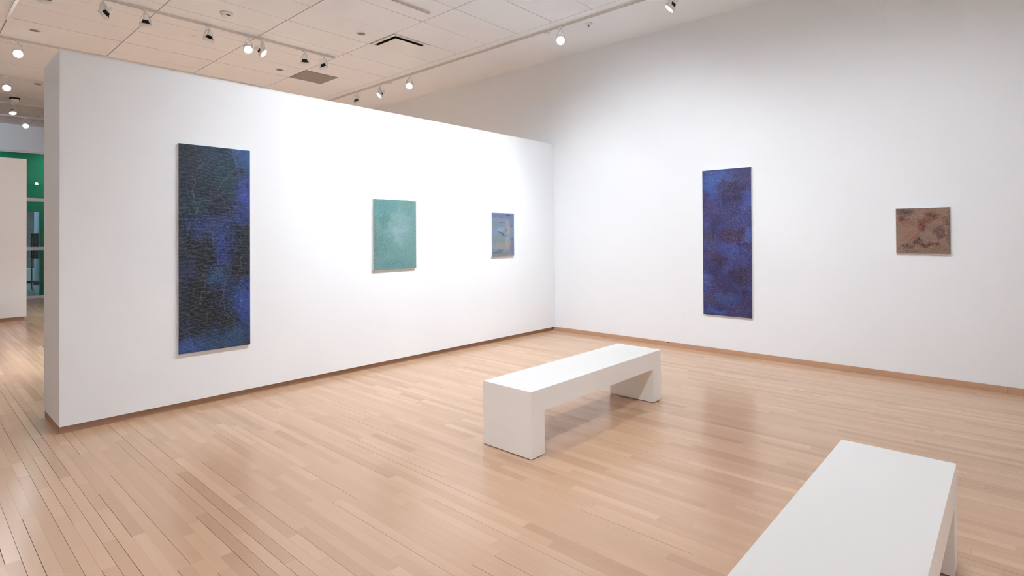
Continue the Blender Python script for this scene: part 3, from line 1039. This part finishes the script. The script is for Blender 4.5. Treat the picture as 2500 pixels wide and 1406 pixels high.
air_diffuser('large square plate air diffuser in the tiled ceiling at the top centre', DIFF[0], DIFF[1], DIFF[2], DIFF[3])
t = empty('return_grille', (GRIL[0], GRIL[2], HC))
tag(t, 'flat brown square return air grille just above the partition', 'air vent')
w, d = GRIL[1] - GRIL[0], GRIL[3] - GRIL[2]
obj('panel', box_bm(0.004, w - 0.004, 0.004, d - 0.004, -0.001, 0.010), M['grille'], t)
bm = bmesh.new()
for a in range(2):
    box_bm(0.0, w, a * (d - 0.008), a * (d - 0.008) + 0.008, -0.003, 0.004, bm=bm)
    box_bm(a * (w - 0.008), a * (w - 0.008) + 0.008, 0.008, d - 0.008, -0.003, 0.004, bm=bm)
obj('frame', bm, M['grille'], t)
t = empty('ceiling_sensor', (-5.455, 9.25, HC))
tag(t, 'small dark-topped box on the far left ceiling below the dark downlight', 'sensor')
obj('mount', box_bm(-0.075, 0.075, -0.05, 0.05, -0.035, 0.0, bevel=0.004), M['dark'], t)
obj('cover', box_bm(-0.055, 0.055, -0.052, 0.052, -0.095, -0.035, bevel=0.006), M['tile'], t)

# ---- floor object just past the partition end
t = empty('floor_plate', (-5.60, 4.545, 0))
tag(t, 'small white pointed corner of a low stand on the floor behind the partition end', 'stand')
bm = bmesh.new()
tri = [(-0.09, 0.01), (0.10, -0.04), (0.22, 0.02), (0.10, 0.06)]
lo_ = [bm.verts.new((x, y, 0.0)) for x, y in tri]
hi_ = [bm.verts.new((x, y, 0.006)) for x, y in tri]
bm.faces.new(list(reversed(lo_)))
bm.faces.new(hi_)
for i in range(4):
    j = (i + 1) % 4
    bm.faces.new((lo_[i], lo_[j], hi_[j], hi_[i]))
obj('base_plate', bm, M['white_metal'], t)
bm = bmesh.new()
tri = [(-0.05, 0.008), (0.08, -0.03), (0.20, 0.02), (0.08, 0.05)]
lo_ = [bm.verts.new((x, y, 0.006)) for x, y in tri]
hi_ = [bm.verts.new((x, y, 0.016)) for x, y in tri]
bm.faces.new(hi_)
for i in range(4):
    j = (i + 1) % 4
    bm.faces.new((lo_[i], lo_[j], hi_[j], hi_[i]))
obj('rubber_mat', bm, M['dark'], t)

# ---- things behind the glass
t = empty('column', (-3.90, 18.3, 0))
tag(t, 'pale blue round column behind the glass at the far left', 'column')
obj('shaft', lathe_bm([(0.0, 0.0), (0.13, 0.0), (0.13, 3.9), (0.0, 3.9)], 28), M['column_blue'], t)
obj('collar', lathe_bm([(0.131, 0.0), (0.15, 0.0), (0.15, 0.10), (0.131, 0.10)], 28), M['board_dark'], t)
t = empty('display_rack', (-4.165, 16.5, 0))
tag(t, 'dark upright rack with pale vertical bars behind the glass', 'rack')
obj('panel', box_bm(-0.16, 0.10, 0.0, 0.03, 0.90, 1.66, bevel=0.003), M['board_dark'], t)
for q in range(4):
    obj('bar', box_bm(-0.13 + q * 0.062, -0.115 + q * 0.062, -0.012, -0.001, 0.93, 1.63), M['pale'], t)
for q in (-0.14, 0.08):
    obj('upright', box_bm(q - 0.012, q + 0.012, 0.002, 0.028, 0.0, 0.90), M['board_dark'], t)
t = empty('low_cabinet', (-3.98, 19.5, 0))
tag(t, 'low pale cabinet on the corridor floor behind the glass', 'cabinet')
obj('body', box_bm(-0.30, 0.35, -0.2, 0.2, 0.06, 0.48, bevel=0.006), M['pale'], t)
obj('plinth', box_bm(-0.28, 0.33, -0.18, 0.18, 0.0, 0.06), M['board_dark'], t)
obj('door_gap', box_bm(0.02, 0.026, -0.2015, -0.2, 0.08, 0.46), M['board_dark'], t)

# unseen ceiling lights, added to light the corridor and the green wall
for i, (x, y) in enumerate(((-5.4, 18.0), (-2.2, 17.6), (-6.2, 13.15), (-3.6, 13.15))):
    t = empty('added_corridor_light', (x, y, 3.88))
    tag(t, 'added unseen ceiling light of the corridor behind the glass', 'ceiling light', 'added corridor lights')
    obj('housing', box_bm(-0.3, 0.3, -0.1, 0.1, 0.0, 0.018, bevel=0.003), M['white_metal'], t)
    ld = bpy.data.lights.new('added_corridor_lamp', 'AREA')
    ld.shape = 'RECTANGLE'
    ld.size, ld.size_y = 0.56, 0.16
    ld.energy = (48, 64, 30, 30)[i]
    ld.color = (0.72, 0.92, 1.0)
    lo = bpy.data.objects.new('added_corridor_lamp', ld)
    COL.objects.link(lo)
    lo.parent = t
    lo.location = (0, 0, -0.012)
